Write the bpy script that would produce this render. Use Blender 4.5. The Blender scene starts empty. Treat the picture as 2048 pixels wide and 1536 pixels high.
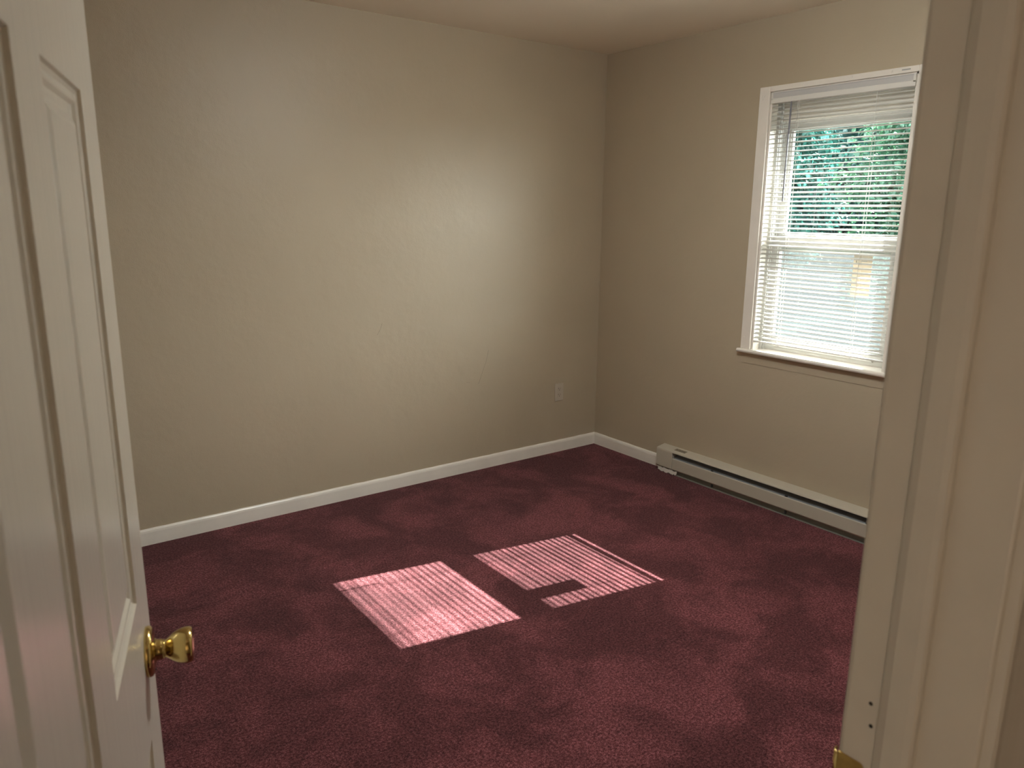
import bpy, bmesh, math, random
from mathutils import Vector, Matrix
random.seed(7)
S = bpy.context.scene
COL = S.collection

# ------------------------------------------------------------------ camera
# world: the far corner of the room is the origin, the room lies at x < 0, y < 0
CX, CY, CZ = -3.3489, -3.5730, 1.4997
YAW, PITCH, ROLL, FPX = 0.63914, 0.22239, 0.00977, 1506.74
fw = Vector((math.sin(YAW)*math.cos(PITCH), math.cos(YAW)*math.cos(PITCH), -math.sin(PITCH)))
rt = Vector((math.cos(YAW), -math.sin(YAW), 0))
up = rt.cross(fw)
r2 = rt*math.cos(ROLL) + up*math.sin(ROLL)
u2 = -rt*math.sin(ROLL) + up*math.cos(ROLL)
cam = bpy.data.cameras.new('camera'); camo = bpy.data.objects.new('camera', cam); COL.objects.link(camo)
M3 = Matrix((r2, u2, -fw)).transposed()
camo.matrix_world = Matrix.Translation((CX, CY, CZ)) @ M3.to_4x4()
cam.sensor_fit = 'HORIZONTAL'; cam.sensor_width = 36.0; cam.lens = FPX/2048*36.0
cam.clip_start = 0.02; cam.clip_end = 200
cam.dof.use_dof = True; cam.dof.focus_distance = 4.2; cam.dof.aperture_fstop = 9.0
S.camera = camo

# ------------------------------------------------------------------ world, sun, exposure
S.view_settings.view_transform = 'Standard'; S.view_settings.look = 'None'
S.view_settings.gamma = 1.0; S.view_settings.use_curve_mapping = False
S.view_settings.exposure = 0.0
S.cycles.use_denoising = True
S.cycles.max_bounces = 14; S.cycles.diffuse_bounces = 9; S.cycles.glossy_bounces = 4
S.cycles.transparent_max_bounces = 16
S.cycles.sample_clamp_indirect = 6.0
S.cycles.caustics_reflective = False; S.cycles.caustics_refractive = False

W = bpy.data.worlds.new('sky'); S.world = W; W.use_nodes = True
wn, wl = W.node_tree.nodes, W.node_tree.links
wn.clear()
SKY_BASE, SKY_GLOW = 10.0, 30.0
wo = wn.new('ShaderNodeOutputWorld'); bg = wn.new('ShaderNodeBackground')
tc = wn.new('ShaderNodeTexCoord')
dot = wn.new('ShaderNodeVectorMath'); dot.operation = 'DOT_PRODUCT'
gd = Vector((0.62, -0.76, 0.20)).normalized(); dot.inputs[1].default_value = gd
mx = wn.new('ShaderNodeMath'); mx.operation = 'MAXIMUM'; mx.inputs[1].default_value = 0
pw = wn.new('ShaderNodeMath'); pw.operation = 'POWER'; pw.inputs[1].default_value = 2.2
ml = wn.new('ShaderNodeMath'); ml.operation = 'MULTIPLY_ADD'; ml.inputs[1].default_value = SKY_GLOW; ml.inputs[2].default_value = SKY_BASE
wl.new(tc.outputs['Generated'], dot.inputs[0]); wl.new(dot.outputs['Value'], mx.inputs[0])
wl.new(mx.outputs[0], pw.inputs[0]); wl.new(pw.outputs[0], ml.inputs[0]); wl.new(ml.outputs[0], bg.inputs['Strength'])
bg.inputs['Color'].default_value = (0.96, 0.97, 0.97, 1)
wl.new(bg.outputs[0], wo.inputs[0])

SUN = Vector((-1.306, 0.224, -1.0)).normalized()
sl = bpy.data.lights.new('sun', 'SUN'); so = bpy.data.objects.new('sun', sl); COL.objects.link(so)
sl.energy = 86.0; sl.angle = math.radians(0.33); sl.color = (1.0, 0.94, 0.90)
so.rotation_euler = SUN.to_track_quat('-Z', 'Y').to_euler(); so.location = (8, -2, 7)

# sky portal filling the window opening (guides daylight sampling, emits nothing of its own)
pl = bpy.data.lights.new('window_portal', 'AREA'); po = bpy.data.objects.new('window_portal', pl); COL.objects.link(po)
pl.shape = 'RECTANGLE'; pl.size = 0.78; pl.size_y = 1.36; pl.cycles.is_portal = True
po.matrix_world = Matrix(((0,0,1,0.175),(1,0,0,-1.535),(0,1,0,1.455),(0,0,0,1)))

# ------------------------------------------------------------------ materials
def lin(c): return tuple(((v/255)/12.92 if v/255 <= .04045 else (((v/255)+.055)/1.055)**2.4) for v in c)
def mat(name, col, rough=0.5, metal=0.0, bump=None, spec=0.5, coat=0.0, var=None):
    """bump: (noise scale, distance); var: (noise scale, darker factor)"""
    m = bpy.data.materials.new(name); m.use_nodes = True
    n, l = m.node_tree.nodes, m.node_tree.links
    b = n['Principled BSDF']
    b.inputs['Base Color'].default_value = (*col, 1); b.inputs['Roughness'].default_value = rough
    b.inputs['Metallic'].default_value = metal; b.inputs['Specular IOR Level'].default_value = spec
    b.inputs['Coat Weight'].default_value = coat
    t = n.new('ShaderNodeTexCoord')
    if bump:
        z = n.new('ShaderNodeTexNoise'); z.inputs['Scale'].default_value = bump[0]; z.inputs['Detail'].default_value = 4
        bp = n.new('ShaderNodeBump'); bp.inputs['Distance'].default_value = bump[1]; bp.inputs['Strength'].default_value = 1
        l.new(t.outputs['Object'], z.inputs['Vector']); l.new(z.outputs['Fac'], bp.inputs['Height']); l.new(bp.outputs['Normal'], b.inputs['Normal'])
    if var:
        z = n.new('ShaderNodeTexNoise'); z.inputs['Scale'].default_value = var[0]; z.inputs['Detail'].default_value = 5
        mixn = n.new('ShaderNodeMix'); mixn.data_type = 'RGBA'
        mixn.inputs['A'].default_value = (*[c*var[1] for c in col], 1); mixn.inputs['B'].default_value = (*col, 1)
        rp = n.new('ShaderNodeMapRange'); rp.inputs['From Min'].default_value = .35; rp.inputs['From Max'].default_value = .6
        l.new(t.outputs['Object'], z.inputs['Vector']); l.new(z.outputs['Fac'], rp.inputs['Value'])
        l.new(rp.outputs['Result'], mixn.inputs['Factor']); l.new(mixn.outputs['Result'], b.inputs['Base Color'])
    return m

M = {}
M['wall'] = mat('beige wall paint', (0.455, 0.388, 0.288), 0.42, bump=(9, 0.0035), var=(1.7, 0.96))
# fine orange-peel on top of the broad unevenness
def add_peel(m, scale, dist):
    n, l = m.node_tree.nodes, m.node_tree.links
    b = n['Principled BSDF']; first = [x for x in n if x.type == 'BUMP'][0]
    t = [x for x in n if x.type == 'TEX_COORD'][0]
    z = n.new('ShaderNodeTexNoise'); z.inputs['Scale'].default_value = scale; z.inputs['Detail'].default_value = 2
    bp = n.new('ShaderNodeBump'); bp.inputs['Distance'].default_value = dist
    l.new(t.outputs['Object'], z.inputs['Vector']); l.new(z.outputs['Fac'], bp.inputs['Height'])
    l.new(first.outputs['Normal'], bp.inputs['Normal']); l.new(bp.outputs['Normal'], b.inputs['Normal'])
add_peel(M['wall'], 260, 0.0004)
M['ceiling'] = mat('ceiling paint', (0.88, 0.81, 0.69), 0.7, bump=(120, 0.0005), var=(1.2, .97))
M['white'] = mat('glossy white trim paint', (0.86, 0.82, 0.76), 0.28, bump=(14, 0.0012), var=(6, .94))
M['door'] = mat('semi-gloss door paint', (0.70, 0.66, 0.585), 0.22, bump=(5, 0.0006))
def add_streaks(m):      # vertical brush and wood-grain streaks
    n, l = m.node_tree.nodes, m.node_tree.links
    b = n['Principled BSDF']; first = [x for x in n if x.type == 'BUMP'][0]; t = [x for x in n if x.type == 'TEX_COORD'][0]
    mp = n.new('ShaderNodeMapping'); mp.inputs['Scale'].default_value = (140, 140, 3.5)
    z = n.new('ShaderNodeTexNoise'); z.inputs['Scale'].default_value = 1; z.inputs['Detail'].default_value = 3
    bp = n.new('ShaderNodeBump'); bp.inputs['Distance'].default_value = 0.00035
    l.new(t.outputs['Object'], mp.inputs['Vector']); l.new(mp.outputs['Vector'], z.inputs['Vector']); l.new(z.outputs['Fac'], bp.inputs['Height'])
    l.new(first.outputs['Normal'], bp.inputs['Normal']); l.new(bp.outputs['Normal'], b.inputs['Normal'])
add_streaks(M['door'])
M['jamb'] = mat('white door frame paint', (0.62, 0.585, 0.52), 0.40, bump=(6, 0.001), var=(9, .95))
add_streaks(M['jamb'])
M['vinyl'] = mat('white vinyl', (0.62, 0.62, 0.61), 0.35)
M['vinyl_grey'] = mat('grey vinyl liner', (0.30, 0.30, 0.30), 0.4)
M['heater'] = mat('enamelled almond steel', (0.50, 0.46, 0.385), 0.38, bump=(10, .0006))
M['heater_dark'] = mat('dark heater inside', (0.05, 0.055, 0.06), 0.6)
M['fin'] = mat('aluminium fins', (0.30, 0.31, 0.33), 0.45, metal=.7)
M['brass'] = mat('polished brass', (0.66, 0.50, 0.20), 0.13, metal=1.0, bump=(60, .00015))
M['brass_worn'] = mat('dull brass', (0.52, 0.36, 0.12), 0.34, metal=.85, bump=(90, .0003), var=(40, .7))
M['dark'] = mat('dark slot', (0.02, 0.018, 0.015), 0.7)
M['outlet'] = mat('almond plastic', (0.50, 0.445, 0.37), 0.35)
M['outlet_face'] = mat('almond plastic receptacle', (0.50, 0.44, 0.36), 0.3)
M['cord'] = mat('white cord', (0.8, 0.8, 0.78), 0.6)
M['wand'] = mat('clear grey plastic wand', (0.20, 0.20, 0.23), 0.2)
M['sticker'] = mat('grey rating sticker', (0.24, 0.20, 0.15), 0.45, var=(120, .6))
M['print'] = mat('dark print', (0.05, 0.05, 0.05), 0.6)
M['print_grey'] = mat('grey print', (0.35, 0.36, 0.35), 0.6)
M['siding'] = mat('outside siding', (0.6, 0.6, 0.57), 0.6)
M['bark'] = mat('bark', (0.10, 0.07, 0.05), 0.9, bump=(30, .01))

def trans_mat(name, col, tcol, f, rough=0.5):
    """diffuse + translucent sheet"""
    m = bpy.data.materials.new(name); m.use_nodes = True
    n, l = m.node_tree.nodes, m.node_tree.links
    b = n['Principled BSDF']; b.inputs['Base Color'].default_value = (*col, 1); b.inputs['Roughness'].default_value = rough
    t = n.new('ShaderNodeBsdfTranslucent'); t.inputs['Color'].default_value = (*tcol, 1)
    x = n.new('ShaderNodeMixShader'); x.inputs[0].default_value = f
    l.new(b.outputs[0], x.inputs[1]); l.new(t.outputs[0], x.inputs[2]); l.new(x.outputs[0], n['Material Output'].inputs['Surface'])
    return m
M['slat'] = trans_mat('white painted blind slat', (0.78, 0.77, 0.73), (0.6, 0.58, 0.5), 0.03, .30)
M['paper'] = trans_mat('cream paper', (0.72, 0.67, 0.58), (0.36, 0.32, 0.25), 0.40, .6)
M['leaf'] = trans_mat('green leaf', (0.013, 0.070, 0.060), (0.034, 0.150, 0.125), 0.45, .45)
M['leaf2'] = trans_mat('yellow green leaf', (0.022, 0.085, 0.058), (0.070, 0.190, 0.100), 0.45, .45)
M['leaf3'] = trans_mat('dark blue green leaf', (0.012, 0.056, 0.056), (0.026, 0.112, 0.104), 0.4, .45)

g = bpy.data.materials.new('window glass'); g.use_nodes = True
n, l = g.node_tree.nodes, g.node_tree.links; n.remove(n['Principled BSDF'])
tr = n.new('ShaderNodeBsdfTransparent'); tr.inputs[0].default_value = (0.94, 0.97, 0.95, 1)
gl = n.new('ShaderNodeBsdfGlossy'); gl.inputs['Roughness'].default_value = 0.02
lw = n.new('ShaderNodeLayerWeight'); lw.inputs[0].default_value = .5
f5 = n.new('ShaderNodeMath'); f5.operation = 'POWER'; f5.inputs[1].default_value = 5; l.new(lw.outputs['Facing'], f5.inputs[0])
fr = n.new('ShaderNodeMath'); fr.operation = 'MULTIPLY_ADD'; fr.inputs[1].default_value = .95; fr.inputs[2].default_value = .04; l.new(f5.outputs[0], fr.inputs[0])
x = n.new('ShaderNodeMixShader'); l.new(fr.outputs[0], x.inputs[0]); l.new(tr.outputs[0], x.inputs[1]); l.new(gl.outputs[0], x.inputs[2])
l.new(x.outputs[0], n['Material Output'].inputs['Surface']); M['glass'] = g

g = bpy.data.materials.new('insect screen'); g.use_nodes = True      # fine mesh: mostly open, the wires scatter light
n, l = g.node_tree.nodes, g.node_tree.links; n.remove(n['Principled BSDF'])
tr = n.new('ShaderNodeBsdfTransparent'); df = n.new('ShaderNodeBsdfTranslucent'); df.inputs[0].default_value = (.07, .078, .082, 1)
x = n.new('ShaderNodeMixShader'); x.inputs[0].default_value = 0.20
l.new(tr.outputs[0], x.inputs[1]); l.new(df.outputs[0], x.inputs[2]); l.new(x.outputs[0], n['Material Output'].inputs['Surface']); M['screen'] = g

def carpet():
    m = bpy.data.materials.new('burgundy cut pile carpet'); m.use_nodes = True
    n, l = m.node_tree.nodes, m.node_tree.links; b = n['Principled BSDF']
    t = n.new('ShaderNodeTexCoord')
    def noise(sc, det, ro=.5, dist=0):
        z = n.new('ShaderNodeTexNoise'); z.inputs['Scale'].default_value = sc; z.inputs['Detail'].default_value = det
        z.inputs['Roughness'].default_value = ro; z.inputs['Distortion'].default_value = dist
        l.new(t.outputs['Object'], z.inputs['Vector']); return z.outputs['Fac']
    def rng(src, a, b_, c, d):
        r = n.new('ShaderNodeMapRange'); r.inputs['From Min'].default_value = a; r.inputs['From Max'].default_value = b_
        r.inputs['To Min'].default_value = c; r.inputs['To Max'].default_value = d; l.new(src, r.inputs['Value']); return r.outputs['Result']
    def mul(a, b_):
        r = n.new('ShaderNodeMath'); r.operation = 'MULTIPLY'; l.new(a, r.inputs[0]); l.new(b_, r.inputs[1]); return r.outputs[0]
    fine = rng(noise(330, 2, .6), .36, .64, .0, 1.0)           # single tufts
    coarse = rng(noise(120, 3, .75), .36, .64, .0, 1.0)        # clumps of yarn
    ad = n.new('ShaderNodeMath'); ad.operation = 'MULTIPLY_ADD'; ad.inputs[1].default_value = .55; l.new(coarse, ad.inputs[0])
    sc_ = n.new('ShaderNodeMath'); sc_.operation = 'MULTIPLY'; sc_.inputs[1].default_value = .45; l.new(fine, sc_.inputs[0]); l.new(sc_.outputs[0], ad.inputs[2])
    grain = ad.outputs[0]
    mid = rng(noise(26, 4, .65), .3, .7, .84, 1.18)
    nap = rng(noise(3.0, 5, .62, .5), .44, .60, .74, 1.40)    # brushed nap, where feet and a vacuum turned the pile
    nap2 = rng(noise(1.1, 2), .35, .65, .85, 1.12)
    f = mul(mid, mul(nap, nap2))
    cr = n.new('ShaderNodeValToRGB'); cr.color_ramp.elements[0].position = .18; cr.color_ramp.elements[1].position = .92
    cr.color_ramp.elements[0].color = tuple(c*k for c, k in zip(CARPET, (.30, .22, .24))) + (1,)
    cr.color_ramp.elements[1].color = tuple(c*k for c, k in zip(CARPET, (2.3, 3.3, 3.2))) + (1,)
    e = cr.color_ramp.elements.new(.52); e.color = (*CARPET, 1)
    l.new(grain, cr.inputs[0])
    c = n.new('ShaderNodeVectorMath'); c.operation = 'SCALE'; l.new(cr.outputs[0], c.inputs[0])
    l.new(f, c.inputs['Scale']); l.new(c.outputs[0], b.inputs['Base Color'])
    b.inputs['Roughness'].default_value = 0.95; b.inputs['Specular IOR Level'].default_value = .1
    b.inputs['Sheen Weight'].default_value = 0.10; b.inputs['Sheen Roughness'].default_value = .45
    b.inputs['Sheen Tint'].default_value = (1.0, .62, .66, 1)
    bp = n.new('ShaderNodeBump'); bp.inputs['Distance'].default_value = .004; bp.inputs['Strength'].default_value = .8
    l.new(grain, bp.inputs['Height']); l.new(bp.outputs[0], b.inputs['Normal'])
    return m
CARPET = (0.108, 0.030, 0.035)
M['carpet'] = carpet()

def ground():
    m = mat('sunlit lawn', (0.010, 0.018, 0.018), 1.0, var=(1.5, .6), spec=0.0); return m
M['ground'] = ground()

# ------------------------------------------------------------------ helpers
def link(name, bm, m, parent=None, smooth=False, bevel=0, seg=2):
    me = bpy.data.meshes.new(name); bmesh.ops.recalc_face_normals(bm, faces=bm.faces); bm.to_mesh(me); bm.free()
    o = bpy.data.objects.new(name, me); COL.objects.link(o); me.materials.append(M[m] if isinstance(m, str) else m)
    if smooth:
        for p in me.polygons: p.use_smooth = True
    if bevel:
        md = o.modifiers.new('bevel', 'BEVEL'); md.width = bevel; md.segments = seg; md.limit_method = 'ANGLE'; md.angle_limit = math.radians(40)
        md.harden_normals = False
    if parent: o.parent = parent
    return o
def box(bm, x0, x1, y0, y1, z0, z1):
    x0, x1 = sorted((x0, x1)); y0, y1 = sorted((y0, y1)); z0, z1 = sorted((z0, z1))
    v = [bm.verts.new(c) for c in ((x0,y0,z0),(x1,y0,z0),(x1,y1,z0),(x0,y1,z0),(x0,y0,z1),(x1,y0,z1),(x1,y1,z1),(x0,y1,z1))]
    for f in ((0,3,2,1),(4,5,6,7),(0,1,5,4),(1,2,6,5),(2,3,7,6),(3,0,4,7)): bm.faces.new([v[i] for i in f])
def bx(name, m, *b, parent=None, bevel=0):
    bm = bmesh.new(); box(bm, *b); return link(name, bm, m, parent, bevel=bevel)
def sweep(bm, prof, p0, p1, u, w, n=1, jit=0):
    """extrude a closed profile of (a, b) pairs (a along u, b along w) from p0 to p1 in n steps"""
    p0, p1, u, w = map(Vector, (p0, p1, u, w)); rings = []
    for i in range(n+1):
        c = p0.lerp(p1, i/n); j = (random.uniform(-jit, jit) if jit else 0)
        rings.append([bm.verts.new(c + u*a + w*(b + (j if b > .05 else 0))) for a, b in prof])
    k = len(prof)
    for i in range(n):
        for q in range(k): bm.faces.new((rings[i][q], rings[i][(q+1)%k], rings[i+1][(q+1)%k], rings[i+1][q]))
    bm.faces.new(rings[0][::-1]); bm.faces.new(rings[-1])
def lathe(bm, prof, org, ax, seg=40):
    """profile of (distance along the axis, radius)"""
    org, ax = Vector(org), Vector(ax).normalized(); u = ax.orthogonal().normalized(); w = ax.cross(u); rings = []
    for d, r in prof:
        if r < 1e-5: rings.append([bm.verts.new(org + ax*d)]); continue
        rings.append([bm.verts.new(org + ax*d + (u*math.cos(a) + w*math.sin(a))*r) for a in (2*math.pi*i/seg for i in range(seg))])
    for A, B in zip(rings, rings[1:]):
        for i in range(seg):
            j = (i+1) % seg
            if len(A) == 1 and len(B) > 1: bm.faces.new((A[0], B[i], B[j]))
            elif len(B) == 1 and len(A) > 1: bm.faces.new((A[i], A[j], B[0]))
            elif len(A) > 1: bm.faces.new((A[i], A[j], B[j], B[i]))
def tube(bm, pts, r, seg=8):
    pts = [Vector(p) for p in pts]; rings = []
    for i, p in enumerate(pts):
        t = (pts[min(i+1, len(pts)-1)] - pts[max(i-1, 0)]).normalized(); u = t.orthogonal().normalized() if i == 0 else (u - t*u.dot(t)).normalized(); w = t.cross(u)
        rr = r[i] if isinstance(r, (list, tuple)) else r
        rings.append([bm.verts.new(p + (u*math.cos(a) + w*math.sin(a))*rr) for a in (2*math.pi*k/seg for k in range(seg))])
    for A, B in zip(rings, rings[1:]):
        for k in range(seg): bm.faces.new((A[k], A[(k+1)%seg], B[(k+1)%seg], B[k]))
    bm.faces.new(rings[0][::-1]); bm.faces.new(rings[-1])
def empty(name, loc, label=None, cat=None, kind=None, group=None):
    o = bpy.data.objects.new(name, None); COL.objects.link(o); o.location = loc; o.empty_display_size = .1
    tag(o, label, cat, kind, group); return o
def tag(o, label=None, cat=None, kind=None, group=None):
    if label: o['label'] = label
    if cat: o['category'] = cat
    if kind: o['kind'] = kind
    if group: o['group'] = group
    return o
def adopt(parent):
    """keep world positions for children built in world coordinates"""
    bpy.context.view_layer.update()
    for c in parent.children: c.matrix_parent_inverse = parent.matrix_world.inverted()

# ------------------------------------------------------------------ room shell
H = 2.44
HALLC, HALLE = (1.0, 0.82, 0.66), 23.0
XW = -3.90                                   # far left end of the room
JX, HX = -2.657, -3.4246                     # strike jamb and hinge jamb faces
YR, YH = CY + 0.3473, CY + 0.2205            # room face and hall face of the door wall
DH = 2.045                                   # doorway height
WY0, WY1, WZ0, WZ1 = -1.892, -1.180, 0.815, 2.092     # window opening
WT = 0.17

def st(o, label, cat): return tag(o, label, cat, 'structure')
st(bx('floor', 'carpet', XW, 0.0, YH-1.05, 0.0, -.04, 0.0), 'burgundy cut pile carpet covering the whole bedroom floor', 'floor')
st(bx('ceiling', 'ceiling', XW-.1, WT, YH-1.15, .12, H, H+.1), 'plain off-white painted bedroom ceiling', 'ceiling')
st(bx('wall_left', 'wall', XW-.1, WT, 0.0, .12, 0, H), 'long plain beige wall with an outlet near its corner', 'wall')
bm = bmesh.new()
box(bm, 0, WT, YH-1.05, WY0, 0, H); box(bm, 0, WT, WY1, 0.0, 0, H); box(bm, 0, WT, WY0, WY1, 0, WZ0-.02); box(bm, 0, WT, WY0, WY1, WZ1, H)
st(link('wall_right', bm, 'wall'), 'beige wall holding the window and the baseboard heater', 'wall')
bm = bmesh.new()
box(bm, XW, HX-.019, YH, YR, 0, H); box(bm, JX+.019, 0, YH, YR, 0, H); box(bm, HX-.019, JX+.019, YH, YR, DH+.019, H)
st(link('wall_front', bm, 'wall'), 'beige wall around the doorway beside the open door', 'wall')
st(bx('wall_back', 'wall', XW-.1, XW, YH-1.15, 0, 0, H), 'beige wall closing the room behind the open door', 'wall')
st(bx('wall_hall', 'wall', XW-.1, WT, YH-1.15, YH-1.05, 0, H), 'beige hallway wall opposite the bedroom doorway', 'wall')
st(bx('wall_hall_end', 'wall', -1.5, -1.4, YH-1.05, YH, 0, H), 'beige wall closing the end of the hallway', 'wall')

# hairline corner bead of paint where the two walls meet
bm = bmesh.new(); tube(bm, [(-.0015, -.0015, .075), (-.0015, -.0015, H)], .002, 6)
st(link('trim_2', bm, 'wall'), 'thin painted caulk line in the corner between both walls', 'trim')

# small marks on the long wall
def mark(pts, r, m='dark', name='scratch'):
    bm = bmesh.new(); tube(bm, pts, r, 5); return link(name, bm, m)
wl_ = bpy.data.objects['wall_left']
SC = mat('scuff grey', (0.30, 0.25, 0.19), .6); BU = mat('paint bump', (0.60, 0.52, 0.41), .3)
for pts, r in (([(-.867, -.0002, .719), (-.885, -.0002, .65), (-.913, -.0002, .585), (-.938, -.0002, .524)], .0006),
               ([(-1.02, -.0002, .545), (-1.00, -.0002, .54)], .0008), ([(-1.55, -.0002, .93), (-1.56, -.0002, .90), (-1.58, -.0002, .87)], .0006)):
    o = mark(pts, r, SC); o.parent = wl_
for x_, z_ in ((-1.72, 1.49), (-1.75, 1.46), (-1.27, 1.60), (-1.25, 1.58), (-1.35, .47), (-1.36, .485), (-1.9, 1.2), (-1.17, .93), (-1.5, 1.02), (-1.05, .33)):
    bm = bmesh.new(); bmesh.ops.create_uvsphere(bm, u_segments=10, v_segments=6, radius=.006, matrix=Matrix.Translation((x_, 0.0005, z_)) @ Matrix.Diagonal((.6, .14, 1.0, 1)))
    o = link('paint_drip', bm, 'wall', smooth=True); o.parent = wl_

# baseboards: flat board with a rounded top, painted many times over
BP = [(0,0), (.012,0), (.0125,.030), (.012,.060), (.010,.069), (.006,.0745), (0,.0765)]
bm = bmesh.new(); sweep(bm, BP, (XW, 0, 0), (-.0, 0, 0), (0,-1,0), (0,0,1), 90, .0011)
st(link('baseboard_left', bm, 'white'), 'glossy white baseboard along the long beige wall', 'baseboard')
bm = bmesh.new(); sweep(bm, BP, (0, -.012, 0), (0, -.622, 0), (-1,0,0), (0,0,1), 14, .0009)
st(link('baseboard_right', bm, 'white'), 'short white baseboard from the corner to the heater', 'baseboard')
bm = bmesh.new(); sweep(bm, BP, (0, -2.16, 0), (0, YR, 0), (-1,0,0), (0,0,1), 14, .0009)
st(link('baseboard_far', bm, 'white'), 'white baseboard on the window wall past the heater', 'baseboard')
bm = bmesh.new(); sweep(bm, BP, (-.012, YR, 0), (JX+.075, YR, 0), (0,1,0), (0,0,1), 14, .0009)
st(link('baseboard_front', bm, 'white'), 'white baseboard on the doorway wall', 'baseboard')

# ------------------------------------------------------------------ door frame (trim_1)
tf = empty('trim_1', (JX, YR, 0), 'white painted door frame with a brass strike plate', 'door frame', 'structure')
def jamb_bm(xf, s):
    """xf: face; s: +1 when the wood lies at larger x. Rounded arrises; the stop is a separate strip"""
    bm = bmesh.new(); r = .003
    pr = [(0, YH+r), (r*.3, YH+r*.3), (r, YH), (.019, YH), (.019, YR), (r*1.4, YR), (r*.4, YR-r*.5), (0, YR-r*1.6)]
    sweep(bm, pr, (xf, 0, 0), (xf, 0, DH), (s,0,0), (0,1,0)); return bm
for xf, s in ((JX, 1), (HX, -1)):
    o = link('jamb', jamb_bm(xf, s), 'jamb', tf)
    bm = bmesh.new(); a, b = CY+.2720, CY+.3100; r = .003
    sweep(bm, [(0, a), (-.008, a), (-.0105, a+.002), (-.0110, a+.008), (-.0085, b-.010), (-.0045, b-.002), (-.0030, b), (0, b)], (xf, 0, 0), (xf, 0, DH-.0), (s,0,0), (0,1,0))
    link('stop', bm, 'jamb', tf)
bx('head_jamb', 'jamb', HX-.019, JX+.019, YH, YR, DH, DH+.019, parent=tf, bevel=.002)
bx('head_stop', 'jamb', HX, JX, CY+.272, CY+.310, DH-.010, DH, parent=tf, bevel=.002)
# hall-side casing with a stepped moulding
CP = [(0,0), (0,.009), (.003,.011), (.010,.0115), (.014,.009), (.020,.0085), (.040,.0135), (.056,.0190), (.063,.0190), (.066,.0165), (.066,0)]
for xe, s in ((JX+.005, 1), (HX-.005, -1)):
    bm = bmesh.new(); sweep(bm, CP, (xe, YH, 0), (xe, YH, DH+.071), (s,0,0), (0,-1,0)); link('casing', bm, 'jamb', tf)
bm = bmesh.new(); sweep(bm, CP, (HX-.005, YH, DH+.005), (JX+.005, YH, DH+.005), (0,0,1), (0,-1,0)); link('head_casing', bm, 'jamb', tf)
# room-side casing, set back from the jamb edge
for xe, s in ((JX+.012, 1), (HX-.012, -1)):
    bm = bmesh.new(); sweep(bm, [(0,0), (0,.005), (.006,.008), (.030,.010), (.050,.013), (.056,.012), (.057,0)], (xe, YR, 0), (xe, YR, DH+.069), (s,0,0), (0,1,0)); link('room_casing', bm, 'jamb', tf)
# strike plate with a curled lip
zt = .951; zb = zt-.057
sp = empty('strike_plate', (JX, YR, zt)); sp.parent = tf
bm = bmesh.new(); y0, y1 = YR-.0285, YR-.001
pts = [(y1, zt), (y0+.004, zt), (y0+.001, zt-.002), (y0, zt-.005), (y0, zb+.005), (y0+.001, zb+.002), (y0+.004, zb), (y1, zb)]
A = [bm.verts.new((JX-.0022, a, b)) for a, b in pts]; B = [bm.verts.new((JX+.0005, a, b)) for a, b in pts]
bm.faces.new(A); bm.faces.new(B[::-1])
for i in range(len(pts)): bm.faces.new((A[i], A[(i+1)%len(pts)], B[(i+1)%len(pts)], B[i]))
link('plate', bm, 'brass_worn', sp)
bm = bmesh.new(); lp = []
for k in range(7):
    a = math.radians(k*18); lp.append((JX-.0012+.006*(1-math.cos(a)), YR-.0015+.006*math.sin(a)))
for z0_, z1_ in ((zb+.010, zt-.001),):
    R0 = [[bm.verts.new((x_, y_, z)) for z in (z0_, z1_)] for x_, y_ in lp]; R1 = [[bm.verts.new((x_-.0014, y_+.0009, z)) for z in (z0_, z1_)] for x_, y_ in lp]
    for i in range(len(lp)-1):
        bm.faces.new((R0[i][0], R0[i+1][0], R0[i+1][1], R0[i][1])); bm.faces.new((R1[i][0], R1[i][1], R1[i+1][1], R1[i+1][0]))
        bm.faces.new((R0[i][1], R0[i+1][1], R1[i+1][1], R1[i][1])); bm.faces.new((R0[i][0], R1[i][0], R1[i+1][0], R0[i+1][0]))
link('lip', bm, 'brass', sp, smooth=True)
for zc in (zt-.0095, zb+.0095):
    bm = bmesh.new(); lathe(bm, [(-.001, .0042), (.0012, .0042), (.0014, .003), (.0004, .0022), (.0004, 0)], (JX-.0015, YR-.0195, zc), (-1,0,0), 18); link('screw', bm, 'brass_worn', sp)
bx('latch_hole', 'dark', JX-.0027, JX, YR-.021, YR-.010, zc+.013, zt-.020, parent=sp)
for yy, zz in ((CY+.3200, 1.0220), (CY+.3171, .9980)):
    bm = bmesh.new(); lathe(bm, [(0, .0021), (.0004, .0021), (.0005, 0)], (JX-.0001, yy, zz), (-1,0,0), 12); link('nail_hole', bm, 'dark', tf)
adopt(tf); adopt(sp)

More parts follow.
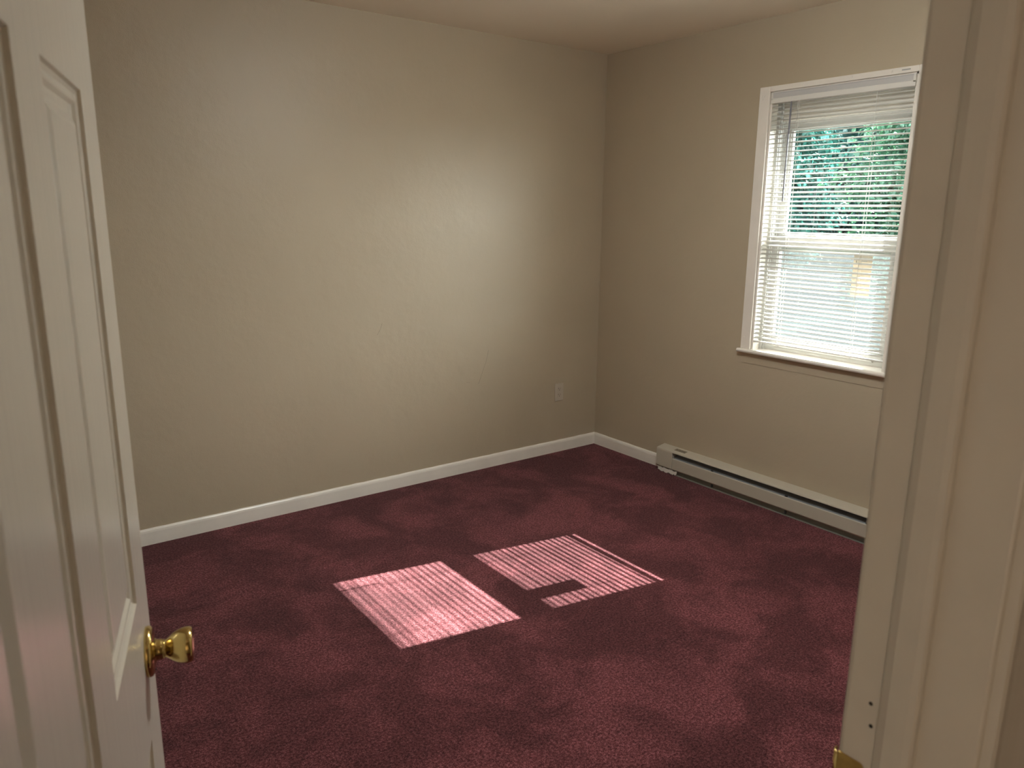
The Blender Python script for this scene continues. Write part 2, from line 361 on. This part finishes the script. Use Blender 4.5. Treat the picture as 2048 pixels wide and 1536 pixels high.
# ------------------------------------------------------------------ door leaf: six moulded panels, open into the room
TH = math.radians(15.5); DW, DT, DHT = 0.760, 0.035, 2.030
dd = Vector((math.sin(TH), math.cos(TH), 0)); dn = Vector((math.cos(TH), -math.sin(TH), 0))
Ept = Vector((CX+.1652, CY+1.0701, 0))                     # free edge of the visible face
hinge = Ept - dd*DW - dn*DT
door = empty('door_1', hinge, 'white six-panel door standing open with a brass knob', 'door', 'structure')
def D(s, t, z): return hinge + dd*s + dn*t + Vector((0,0,z))    # s from hinge, t across the thickness, z up
GAP = .012
PX = [(DW-.104-.208, DW-.104), (DW-.416-.208, DW-.416)]
PZ = [(.215, .822), (1.018, 1.625), (1.742, 1.915)]
def door_face(bm, t, sgn):
    xs = sorted({0, DW, *[v for p in PX for v in p]}); zs = sorted({GAP, GAP+DHT, *[v for p in PZ for v in p]})
    V = {}
    def vv(s, z, d=0):
        k = (round(s,5), round(z,5), round(d,5))
        if k not in V: V[k] = bm.verts.new(D(s, t - sgn*d, z))
        return V[k]
    RINGS = [(0, 0), (.002, .0035), (.006, .0058), (.011, .0045), (.014, .0048), (.018, .0080), (.024, .0085), (.029, .0080), (.039, .0030), (.042, .0026)]
    for a, b in zip(xs, xs[1:]):
        for c, d in zip(zs, zs[1:]):
            if (a, b) in [(round(p[0],9), round(p[1],9)) for p in PX] or any(abs(a-p[0])<1e-6 and abs(b-p[1])<1e-6 for p in PX):
                if any(abs(c-q[0])<1e-6 and abs(d-q[1])<1e-6 for q in PZ):
                    loops = [[vv(a+i, c+i, e), vv(b-i, c+i, e), vv(b-i, d-i, e), vv(a+i, d-i, e)] for i, e in RINGS]
                    for P, Q in zip(loops, loops[1:]):
                        for k in range(4): bm.faces.new((P[k], P[(k+1)%4], Q[(k+1)%4], Q[k]))
                    bm.faces.new(loops[-1]); continue
            bm.faces.new((vv(a, c), vv(b, c), vv(b, d), vv(a, d)))
    return V
bm = bmesh.new()
door_face(bm, DT, 1); door_face(bm, 0, -1)
for (s0, z0_), (s1, z1_) in (((0,GAP),(DW,GAP)), ((DW,GAP),(DW,GAP+DHT)), ((DW,GAP+DHT),(0,GAP+DHT)), ((0,GAP+DHT),(0,GAP))):
    bm.faces.new([bm.verts.new(D(*q)) for q in ((s0,0,z0_), (s1,0,z1_), (s1,DT,z1_), (s0,DT,z0_))])
link('door_leaf', bm, 'door', door)
KZ, KS = .9245, DW-.060
def knob(sgn, t0):
    k = bpy.data.objects.new('door_knob', None); COL.objects.link(k); k.location = D(KS, t0, KZ); k.parent = door
    ax = dn*sgn; o = D(KS, t0, KZ)
    bm = bmesh.new(); lathe(bm, [(0,.0330), (.0035,.0334), (.0065,.0322), (.0085,.0290), (.0095,.0240), (.0102,.0170), (.0120,.0145)], o, ax, 56); link('rosette', bm, 'brass', k, smooth=True)
    bm = bmesh.new(); lathe(bm, [(.010,.0155), (.012,.0142), (.0155,.0134), (.0185,.0136), (.0195,.0124), (.0210,.0124), (.0215,.0130), (.0222,.0114)], o, ax, 48); link('neck', bm, 'brass', k, smooth=True)
    bm = bmesh.new(); lathe(bm, [(.0220,.0116), (.0245,.0122), (.028,.0148), (.032,.0180), (.037,.0210), (.042,.0228), (.047,.0238), (.051,.0240), (.054,.0234), (.0562,.0222), (.0572,.0202), (.0572,.0175), (.0560,.0120), (.0556,0)], o, ax, 64); link('grip', bm, 'brass', k, smooth=True)
    bm = bmesh.new(); lathe(bm, [(.0035,.0022), (.0098,.0022), (.0100,0)], o - Vector((0,0,.0255)) - dd*.004, ax, 10); link('screw', bm, 'dark', k)
    bpy.context.view_layer.update()
    return k
k1 = knob(1, DT); k2 = knob(-1, 0)
bm = bmesh.new(); q = [D(DW+.0008, a, b) for a, b in ((.006, KZ-.028), (.029, KZ-.028), (.029, KZ+.028), (.006, KZ+.028))]; bm.faces.new([bm.verts.new(v) for v in q])
r_ = bmesh.ops.extrude_face_region(bm, geom=bm.faces[:]); bmesh.ops.translate(bm, verts=[v for v in r_['geom'] if isinstance(v, bmesh.types.BMVert)], vec=-dd*.002)
link('latch_plate', bm, 'brass_worn', door)
for z in (.25, 1.05, 1.82):
    bm = bmesh.new(); lathe(bm, [(0,0), (0,.006), (.089,.006), (.089,0)], hinge + Vector((-.002,.006,z)), (0,0,1), 16); link('hinge', bm, 'brass_worn', door)
adopt(door)
for k in (k1, k2): adopt(k)

# ------------------------------------------------------------------ window_1
win = empty('window_1', (0, (WY0+WY1)/2, WZ0), 'white double-hung window with two sashes in the beige wall', 'window', 'structure')
def wb(name, m, *b, bevel=.0015): return bx(name, m, *b, parent=win, bevel=bevel)
CT = .015
wb('side_casing', 'white', -CT, 0, WY1+.002, WY1+.060, WZ0, WZ1+.026, bevel=.003)
wb('side_casing', 'white', -CT, 0, WY0-.060, WY0-.002, WZ0, WZ1+.026, bevel=.003)
wb('head_casing', 'white', -CT+.001, 0, WY0-.002, WY1+.002, WZ1, WZ1+.026, bevel=.003)
# stool (inner sill) with horns, rounded nose
bm = bmesh.new(); sweep(bm, [(.07,0), (-.026,0), (-.031,-.004), (-.033,-.010), (-.031,-.016), (-.026,-.020), (.07,-.020)], (0, WY0-.062, WZ0), (0, WY1+.072, WZ0), (1,0,0), (0,0,1))
# notch the part inside the wall: the stool is only as deep as the opening between the casings
for v in bm.verts:
    if v.co.x > .01: v.co.y = min(max(v.co.y, WY0), WY1)
link('window_sill', bm, 'white', win)
o = wb('apron', 'wall', -.0022, 0, WY0-.055, WY1+.055, WZ0-.078, WZ0-.020, bevel=.0008)
# jamb boards and head board lining the opening
wb('jamb_liner', 'white', -.004, WT, WY1-.010, WY1+.0, WZ0, WZ1, bevel=0)
wb('jamb_liner', 'white', -.004, WT, WY0, WY0+.010, WZ0, WZ1, bevel=0)
wb('head_board', 'white', -.004, WT, WY0, WY1, WZ1-.008, WZ1, bevel=0)
# vinyl sash tracks with ribs
for ys, s in ((WY1-.010, -1), (WY0+.010, 1)):
    bm = bmesh.new()
    box(bm, .045, .150, ys, ys+s*.006, WZ0, WZ1-.02)
    for xr in (.046, .060, .068, .098, .104, .136, .146): box(bm, xr, xr+.004, ys+s*.006, ys+s*.016, WZ0, WZ1-.02)
    link('sash_track', bm, 'vinyl', win, bevel=.0008)
    for xr in (.0525, .082, .121): bx('track_groove', 'vinyl_grey', xr-.004, xr+.004, ys+s*.0055, ys+s*.0075, WZ0, WZ1-.03, parent=win)
YI0, YI1 = WY0+.017, WY1-.017
def sash(name, x0, x1, z0, z1, zb, zt_, yl, yr):
    """frame from z0..z1, glass zb..zt_, glass from yr..yl"""
    bm = bmesh.new()
    box(bm, x0, x1, YI0, YI1, z0, zb); box(bm, x0, x1, YI0, YI1, zt_, z1); box(bm, x0, x1, YI0, yr, zb, zt_); box(bm, x0, x1, yl, YI1, zb, zt_)
    s = link(name, bm, 'vinyl', win, bevel=.002)
    bm = bmesh.new(); t = .007
    xm0, xm1 = x0+.005, x1-.005
    box(bm, xm0, xm1, yr, yl, zb, zb+t); box(bm, xm0, xm1, yr, yl, zt_-t, zt_); box(bm, xm0, xm1, yr, yr+t, zb+t, zt_-t); box(bm, xm0, xm1, yl-t, yl, zb+t, zt_-t)
    b = link('glazing_bead', bm, 'vinyl', s, bevel=.0015)
    p = bx('glass_pane', 'glass', (x0+x1)/2-.0015, (x0+x1)/2+.0015, yr+t-.001, yl-t+.001, zb+t-.001, zt_-t+.001, parent=s)
    return s
us = sash('upper_sash', .104, .134, 1.334, 1.968, 1.410-.006, 1.914+.006, -1.246+.006, -1.837-.006)
ls = sash('lower_sash', .070, .100, WZ0+.004, 1.400, .883-.006, 1.345+.006, -1.246+.006, -1.822-.006)
bx('lift_rail', 'vinyl', .058, .071, -1.80, -1.27, .838, .846, parent=ls, bevel=.002)
for yc in (-1.42, -1.65): bx('sash_lock', 'vinyl', .074, .102, yc-.028, yc+.028, 1.4000, 1.412, parent=ls, bevel=.003)
wb('filler_board', 'white', .088, .100, YI0, YI1+.002, 1.962, WZ1-.008)
wb('head_stop', 'vinyl_grey', .066, .088, YI0, YI1, 2.045, WZ1-.008)
# insect screen outside the lower sash
bx('insect_screen', 'screen', .1455, .1458, YI0+.01, YI1-.01, WZ0+.02, 1.39, parent=win)
bm = bmesh.new()
box(bm, .140, .150, YI0, YI0+.016, WZ0, 1.40); box(bm, .140, .150, YI1-.016, YI1, WZ0, 1.40); box(bm, .140, .150, YI0+.016, YI1-.016, 1.385, 1.40); box(bm, .140, .150, YI0+.016, YI1-.016, WZ0, WZ0+.03)
link('screen_frame', bm, 'vinyl', win)
wb('outer_sill', 'vinyl', .095, .23, WY0-.03, WY1+.03, WZ0-.04, WZ0, bevel=.002)
bx('worn_patch', 'print_grey', -CT-.0002, -CT+.002, -1.858, -1.822, 2.1035, 2.1085, parent=win)
# paint drips on the casing
for y_, z_ in ((-1.137, 2.075), (-1.140, 2.060), (-1.130, 2.040), (-1.139, 1.975), (-1.150, 2.075), (-1.135, 1.47), (-1.138, .875), (-1.60, 2.108), (-1.78, 2.106)):
    bm = bmesh.new(); bmesh.ops.create_uvsphere(bm, u_segments=10, v_segments=6, radius=.0045, matrix=Matrix.Translation((-CT, y_, z_)) @ Matrix.Diagonal((.45, .7, 1.2, 1)))
    link('paint_drip', bm, 'white', win, smooth=True)
adopt(win)
for s in (us, ls): adopt(s)

# ------------------------------------------------------------------ mini blind
BY0, BY1, BX = -1.884, -1.188, 0.006
bl = empty('window_blind', (BX, (BY0+BY1)/2, .855), 'white metal mini blind lowered over the window, slats open', 'blind')
bm = bmesh.new(); hx0, hx1, hz0, hz1 = -.010, .020, 2.056, 2.086      # U-shaped headrail channel with rolled lips
sweep(bm, [(hx0, hz0+.003), (hx0+.003, hz0), (hx1-.003, hz0), (hx1, hz0+.003), (hx1, hz1), (hx1-.002, hz1), (hx1-.002, hz0+.004), (hx0+.002, hz0+.004), (hx0+.002, hz1), (hx0, hz1), (hx0-.001, hz1-.001), (hx0-.001, hz1-.004), (hx0, hz1-.005)], (0, BY0, 0), (0, BY1, 0), (1,0,0), (0,0,1))
HR = mat('shaded enamel headrail', (0.52, 0.52, 0.52), .4); link('headrail', bm, HR, bl)  # grey stands in for shade on the backlit headrail front
bm = bmesh.new(); sweep(bm, [(hx0-.0015, 2.036), (hx0-.003, 2.038), (hx0-.003, 2.058), (hx0-.001, 2.060), (hx0, 2.058), (hx0+.001, 2.040), (hx1, 2.036)], (0, BY0, 0), (0, BY1, 0), (1,0,0), (0,0,1)); link('headrail_lip', bm, 'slat', bl)
for y_ in (BY0, BY1):
    bm = bmesh.new(); s = 1 if y_ == BY1 else -1
    box(bm, hx0-.002, hx1, y_, y_+s*.0015, hz0-.002, hz1+.002); box(bm, hx0-.003, hx0-.0015, y_-s*.010, y_+s*.0015, hz0-.002, hz1+.002); link('mounting_bracket', bm, 'slat', bl)
ZS0, ZS1, NS = .8815, 2.022, 54
PIT = (ZS1-ZS0)/(NS-1); TILT = math.radians(18)
def slat_mesh():
    bm = bmesh.new(); k = 8; th = .00035; up_, dn_ = [], []
    for i in range(k+1):
        a = (i/k-.5)*.0250; h = .0013*(1-(2*i/k-1)**2)
        x_ = a*math.cos(TILT) - h*math.sin(TILT); z_ = a*math.sin(TILT) + h*math.cos(TILT)
        # small corner radius at the two ends
        e = .004*(abs(2*i/k-1)**3)
        up_.append([(x_, BY0-BY1+e, z_+th), (x_, -e, z_+th)]); dn_.append([(x_, BY0-BY1+e, z_), (x_, -e, z_)])
    U = [[bm.verts.new(c) for c in p] for p in up_]; L = [[bm.verts.new(c) for c in p] for p in dn_]
    for i in range(k):
        bm.faces.new((U[i][0], U[i+1][0], U[i+1][1], U[i][1])); bm.faces.new((L[i][1], L[i+1][1], L[i+1][0], L[i][0]))
        for j in (0, 1): bm.faces.new((U[i][j], U[i+1][j], L[i+1][j], L[i][j]))
    for i in (0, k): bm.faces.new((U[i][0], U[i][1], L[i][1], L[i][0]))
    bmesh.ops.recalc_face_normals(bm, faces=bm.faces)
    me = bpy.data.meshes.new('slat'); bm.to_mesh(me); bm.free(); me.materials.append(M['slat'])
    for p in me.polygons: p.use_smooth = True
    return me
sm = slat_mesh()
for i in range(NS):
    o = bpy.data.objects.new('slat', sm); COL.objects.link(o); o.parent = bl
    o.location = (BX + random.uniform(-.0008, .0008), BY1 + random.uniform(-.0015, .0015), ZS0 + PIT*i + random.uniform(-.0006, .0006))
    wob = 1.0 + random.uniform(-.5, .5)
    o.rotation_euler = (random.gauss(0, .0006), random.gauss(0, math.radians(2.2)), random.gauss(0, .0006))
bm = bmesh.new(); sweep(bm, [(-.011,.004), (-.009,0), (.009,0), (.011,.004), (.010,.008), (0,.010), (-.010,.008)], (BX, BY0, .8555), (BX, BY1, .8555), (1,0,0), (0,0,1)); link('bottom_rail', bm, 'slat', bl)
for yc in (-1.332, -1.720):
    bm = bmesh.new()
    for dx in (-.0125, .0125): tube(bm, [(BX+dx, yc, .858), (BX+dx, yc, 2.058)], .0007, 5)
    for i in range(NS):
        z = ZS0 + PIT*i - .0012; tube(bm, [(BX-.0125, yc+.001, z-.0042), (BX+.0125, yc+.001, z+.0042)], .0004, 4)
    link('ladder_cord', bm, 'cord', bl)
    bm = bmesh.new(); tube(bm, [(BX, yc+.006, .858), (BX, yc+.006, 2.058)], .0009, 5); link('lift_cord', bm, 'cord', bl)
    bm = bmesh.new(); lathe(bm, [(0,0), (0,.007), (.004,.006), (.004,0)], (BX, yc, .8515), (0,0,1), 14); link('cord_plug', bm, 'cord', bl)
# pull cord in the room, left loose over the headrail front
bm = bmesh.new(); tube(bm, [(-.013, -1.345, 2.050), (-.016, -1.347, 2.02), (-.0155, -1.349, 1.93), (-.016, -1.350, 1.90)], .0009, 5); link('pull_cord', bm, 'cord', bl)
bm = bmesh.new(); tube(bm, [(-.012, -1.305, 2.060), (-.0165, -1.305, 2.056), (-.018, -1.305, 2.045), (-.0165, -1.305, 2.036)], .0012, 6); link('wand_hook', bm, 'cord', bl)
bm = bmesh.new(); lathe(bm, [(0,0), (0,.0036), (.004,.0044), (.02,.0048), (.46,.0042), (.466,.003), (.466,0)], (-.0185, -1.303, 1.570), (.003, -.003, 1), 6); link('tilt_wand', bm, 'wand', bl)
adopt(bl)

# ------------------------------------------------------------------ paper label stuck to the lower pane
LX = .085 - .0016
lb = empty('window_label', (LX-.0005, -1.690, 1.128), 'cream paper label stuck inside the lower window pane', 'label')
bx('paper', 'paper', LX-.0004, LX, -1.736, -1.645, 1.128, 1.329, parent=lb)
bm = bmesh.new()                                   # little bracket-shaped printed mark
for a in ((-1.672, -1.658, 1.287, 1.291), (-1.6605, -1.658, 1.287, 1.300), (-1.672, -1.6695, 1.287, 1.300)): box(bm, LX-.0007, LX-.0004, *a)
link('printed_mark', bm, 'print', lb)
bm = bmesh.new()
for z_, w_ in ((1.312, .045), (1.298, .032), (1.288, .026)): box(bm, LX-.0007, LX-.0004, -1.680-w_, -1.680, z_-.002, z_+.002)
link('printed_line', bm, 'print_grey', lb)
adopt(lb)

# ------------------------------------------------------------------ baseboard heater
HY1, HY0 = -.620, -2.150
ht = empty('baseboard_heater', (0, (HY0+HY1)/2, 0), 'long almond electric baseboard heater below the window', 'heater')
bx('back_plate', 'heater', -.004, 0, HY0, HY1, .012, .154, parent=ht)
bm = bmesh.new(); sweep(bm, [(0,.152), (0,.156), (-.058,.1465), (-.0660,.1435), (-.0685,.1375), (-.0670,.1370), (-.0625,.142), (-.057,.1445)], (0, HY0, 0), (0, HY1, 0), (1,0,0), (0,0,1)); link('top_cover', bm, 'heater', ht, bevel=.0008)
bm = bmesh.new(); sweep(bm, [(-.065,.037), (-.0665,.040), (-.0665,.101), (-.064,.1045), (-.0615,.104), (-.0635,.100), (-.0635,.041), (-.060,.034), (-.052,.033), (-.052,.031), (-.061,.0315)], (0, HY0+.12, 0), (0, HY1-.125, 0), (1,0,0), (0,0,1)); link('front_panel', bm, 'heater', ht, bevel=.0006)
for a, b in ((HY1-.122, HY1), (HY0, HY0+.118)):
    bm = bmesh.new(); sweep(bm, [(0,.030), (-.060,.030), (-.0672,.038), (-.0672,.1350), (-.0640,.1380), (-.060,.140), (0,.150)], (0, a, 0), (0, b, 0), (1,0,0), (0,0,1)); link('end_cap', bm, 'heater', ht, bevel=.0012)
bm = bmesh.new(); sweep(bm, [(-.004,0), (-.0555,0), (-.0555,.0035), (-.0545,.0035), (-.0540,.0015), (-.0400,.0015), (-.0400,.0290), (-.0385,.0290), (-.0385,.0010), (-.004,.0010)], (0, HY0, 0), (0, HY1-.03, 0), (1,0,0), (0,0,1)); link('base_pan', bm, mat('grey heater base', (.24,.235,.21), .45), ht)
bm = bmesh.new(); sweep(bm, [(-.004,.13), (-.005,.13), (-.048,.104), (-.058,.098), (-.058,.096), (-.047,.102)], (0, HY0+.12, 0), (0, HY1-.125, 0), (1,0,0), (0,0,1)); DF = mat('grey heater deflector', (.21,.225,.24), .45); link('deflector', bm, DF, ht)
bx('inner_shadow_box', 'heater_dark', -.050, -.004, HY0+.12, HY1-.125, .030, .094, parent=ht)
for y_ in (-1.03, -1.50, -1.93):
    bx('bracket', 'heater_dark', -.063, -.055, y_-.006, y_+.006, .098, .112, parent=ht)
    bx('foot', 'heater_dark', -.056, -.048, y_-.004, y_+.004, .010, .034, parent=ht)
bm = bmesh.new(); q = [(-.018, -.735), (-.044, -.735), (-.044, -.815), (-.018, -.815)]
bm.faces.new([bm.verts.new((a, b, .1566+a*.1638*1.0)) for a, b in q]); r_ = bmesh.ops.extrude_face_region(bm, geom=bm.faces[:]); bmesh.ops.translate(bm, verts=[v for v in r_['geom'] if isinstance(v, bmesh.types.BMVert)], vec=(0,0,-.0006))
tag(link('rating_sticker', bm, 'sticker', ht), 'small grey sticker on the heater top')
# flaking strip of old paint under the end cap
bm = bmesh.new(); prev = None; yy = HY1-.012
while yy > HY1-.165:
    h0 = random.uniform(.022, .031); b0 = random.uniform(.000, .008) if random.random() < .75 else random.uniform(.008, .016)
    cur = [bm.verts.new(c) for c in ((-.0605, yy, b0), (-.0605, yy, h0), (-.0575, yy, h0), (-.0575, yy, b0))]
    if prev:
        for k in range(4): bm.faces.new((prev[k], prev[(k+1)%4], cur[(k+1)%4], cur[k]))
    else: bm.faces.new(cur)
    prev = cur; yy -= random.uniform(.005, .012)
bm.faces.new(prev[::-1]); link('flaking_paint', bm, 'white', ht)
adopt(ht)

# ------------------------------------------------------------------ wall outlet
OX, OZ = -.3215, .3945
ou = empty('wall_outlet', (OX, 0, OZ-.057), 'almond duplex outlet low on the long beige wall', 'outlet')
bm = bmesh.new(); sweep(bm, [(-.035,-.057), (.035,-.057), (.035,.057), (-.035,.057)], (OX, 0, OZ), (OX, -.0055, OZ), (1,0,0), (0,0,1)); link('cover_plate', bm, 'outlet', ou, bevel=.003, seg=3)
for dz in (.0195, -.0195):
    bm = bmesh.new(); pr = []
    for i in range(28):
        a = 2*math.pi*i/28; pr.append((.0172*math.cos(a), max(-.0125, min(.0125, .0172*math.sin(a)))))
    sweep(bm, pr, (OX, -.004, OZ+dz), (OX, -.0068, OZ+dz), (1,0,0), (0,0,1)); rc = link('receptacle', bm, 'outlet_face', ou, bevel=.0006)
    for name, a in (('slot', (-.0075, -.0055, .000, .0085)), ('slot', (.0055, .0075, .001, .0075))):
        bx(name, 'dark', OX+a[0], OX+a[1], -.0071, -.0060, OZ+dz+a[2], OZ+dz+a[3], parent=rc)
    bm = bmesh.new(); lathe(bm, [(0,.0026), (.0010,.0026), (.0011,0)], (OX, -.0061, OZ+dz-.0062), (0,-1,0), 14); link('ground_hole', bm, 'dark', rc)
bm = bmesh.new(); lathe(bm, [(0,.0034), (.0012,.003), (.0014,0)], (OX, -.0050, OZ), (0,-1,0), 14); link('screw', bm, 'outlet', ou, smooth=True)
adopt(ou)
for c in ou.children: adopt(c)

# ------------------------------------------------------------------ added fill lights
def glow(name, col, strength):
    m = bpy.data.materials.new(name); m.use_nodes = True; b = m.node_tree.nodes['Principled BSDF']
    b.inputs['Emission Color'].default_value = (*col, 1); b.inputs['Emission Strength'].default_value = strength; return m
SX, SY, SZ = XW, -4.08, 1.20          # unseen warm glowing cylinder, added to brighten the door frame from the hallway
la = empty('hall_fill_light', (SX, SY, SZ), 'warm glowing cylinder added in the hallway as unseen fill light', 'fill light')
bm = bmesh.new(); lathe(bm, [(0,0), (0,.05), (.010,.050), (.014,.044), (.014,.012), (.060,.012), (.060,0)], (SX, SY, SZ), (1,0,0), 28); link('wall_mount', bm, 'brass_worn', la)
bm = bmesh.new(); lathe(bm, [(-.11,0), (-.11,.068), (-.10,.070), (.10,.070), (.11,.068), (.11,0)], (SX+.130, SY, SZ), (0,0,1), 32); link('fill_glow', bm, glow('warm fill glow', HALLC, HALLE), la, smooth=True)
adopt(la)

# unseen glowing dome, added to lift the bedroom's ambient light
LPX, LPY = -1.50, -2.00
rl = empty('room_fill_light', (LPX, LPY, H), 'round glowing dome added under the bedroom ceiling as fill light', 'ceiling lamp')
bm = bmesh.new(); lathe(bm, [(0,0), (0,.06), (-.012,.062), (-.022,.055), (-.022,0)], (LPX, LPY, H), (0,0,1), 40); link('rim', bm, 'brass_worn', rl)
EM = glow('neutral fill glow', (.97, 1.0, .97), 76.0)
bm = bmesh.new(); lathe(bm, [(-.01,.012), (-.15,.012)], (LPX, LPY, H), (0,0,1), 14); link('stem', bm, 'brass_worn', rl)
bm = bmesh.new(); lathe(bm, [(-.12,0), (-.12,.10), (-.135,.165), (-.155,.175), (-.180,.160), (-.200,.125), (-.213,.080), (-.220,.035), (-.222,0)], (LPX, LPY, H), (0,0,1), 40); link('fill_glow', bm, EM, rl, smooth=True)
adopt(rl)

# ------------------------------------------------------------------ outside
bm = bmesh.new()      # lawn that rises into a bank beyond the window
nx, ny = 40, 40; gx0, gx1, gy0, gy1 = WT+.02, 30, -16, 22
def gz(x, y):
    t = min(max((x-3.0)/7.0, 0), 1); return -.35 + 1.25*t*t*(3-2*t) + .05*math.sin(x*1.3+y*.7)
V = [[bm.verts.new((gx0+(gx1-gx0)*(i/nx)**1.5, gy0+(gy1-gy0)*j/ny, gz(gx0+(gx1-gx0)*(i/nx)**1.5, gy0+(gy1-gy0)*j/ny))) for j in range(ny+1)] for i in range(nx+1)]
for i in range(nx):
    for j in range(ny): bm.faces.new((V[i][j], V[i+1][j], V[i+1][j+1], V[i][j+1]))
st(link('ground', bm, 'ground', smooth=True), 'pale sunlit lawn outside the window', 'ground')
# unseen roof overhang; its fascia hangs low to cut the sun patch
ev = empty('shading_eave', (WT, -1.5, 2.3), 'unseen white roof overhang above the window, shaped to cut the sun patch', 'eave', 'structure')
bx('soffit', 'siding', WT, .60, -5, 1.2, 2.40, 2.43, parent=ev); bx('fascia', 'siding', .575, .60, -5, 1.2, 2.162, 2.50, parent=ev); adopt(ev)

def leafy(name, cx, cy, base, top, rad, nleaf, mname, label, seed, size=.085, low=.25):
    rnd = random.Random(seed); z0 = gz(cx, cy)
    t = empty(name, (cx, cy, z0), label, 'tree', group=None)
    bm = bmesh.new(); h = top - z0
    tube(bm, [(cx, cy, z0-.1), (cx+.03, cy-.04, z0+h*.3), (cx-.04, cy+.03, z0+h*.6), (cx, cy, z0+h*.85)], [.07, .055, .035, .012], 8)
    tips = []
    for k in range(26):
        a = rnd.uniform(0, 2*math.pi); zb_ = z0 + h*rnd.uniform(.12, .8); L = rad*rnd.uniform(.5, .95); zz = zb_ + rnd.uniform(.1, .5)*h*.35
        p0 = Vector((cx, cy, zb_)); p1 = Vector((cx+math.cos(a)*L*.5, cy+math.sin(a)*L*.5, (zb_+zz)/2+.05)); p2 = Vector((cx+math.cos(a)*L, cy+math.sin(a)*L, zz))
        tube(bm, [p0, p1, p2], [.018, .011, .004], 5); tips += [p0.lerp(p1, .7), p1, p1.lerp(p2, .5), p2]
    link('trunk', bm, 'bark', t)
    # crown: clumps of pointed, folded leaves around the branch tips and filling an egg-shaped volume
    vs, fs = [], []
    cl = list(tips)
    while len(cl) < 105 + int(60*rad*rad):
        a = rnd.uniform(0, 2*math.pi); zf = rnd.uniform(low, 1.0); rr = rad*math.sqrt(rnd.random())*math.sqrt(max(.05, 1-((zf-.5)/.62)**2))
        cl.append(Vector((cx+math.cos(a)*rr, cy+math.sin(a)*rr, z0+h*zf)))
    for i in range(nleaf):
        c = rnd.choice(cl) + Vector((rnd.gauss(0,.13), rnd.gauss(0,.13), rnd.gauss(0,.12)))
        if c.z < z0 + h*low*.6: continue
        ax = Vector((rnd.gauss(0,1), rnd.gauss(0,1), rnd.gauss(-.5,.6))).normalized(); nn = Vector((rnd.gauss(0,.7), rnd.gauss(0,.7), 1)).normalized()
        sd = ax.cross(nn).normalized(); nn = sd.cross(ax); L = size*rnd.uniform(.6, 1.35); wd = L*.36; k = len(vs)
        vs += [c, c+ax*L*.45+sd*wd+nn*wd*.35, c+ax*L-nn*L*.15, c+ax*L*.45-sd*wd+nn*wd*.35, c+ax*L*.5]
        fs += [(k, k+1, k+4), (k+1, k+2, k+4), (k, k+4, k+3), (k+3, k+4, k+2)]
    me = bpy.data.meshes.new('foliage'); me.from_pydata([tuple(v) for v in vs], [], fs); me.materials.append(M[mname])
    o = bpy.data.objects.new('foliage', me); COL.objects.link(o); o.parent = t
    adopt(t); return t
leafy('leafy_tree', 6.4, 3.45, 0, 3.7, 1.0, 16000, 'leaf', 'green leafy tree outside, behind the left half of the window panes', 1, low=.15)
leafy('leafy_tree', 6.2, .9, 0, 3.0, 0.95, 14000, 'leaf2', 'bushy green tree outside, nearest to the right half of the window panes', 2, low=.15)
leafy('leafy_tree', 10.2, 3.7, 0, 5.4, 2.1, 42000, 'leaf3', 'tall dark green tree outside, farthest behind the window', 3, size=.12, low=0)
leafy('leafy_tree', 13.6, 7.9, 0, 4.6, 1.9, 22000, 'leaf', 'distant green tree outside, glimpsed past the left edge of the panes', 4, size=.13, low=0)
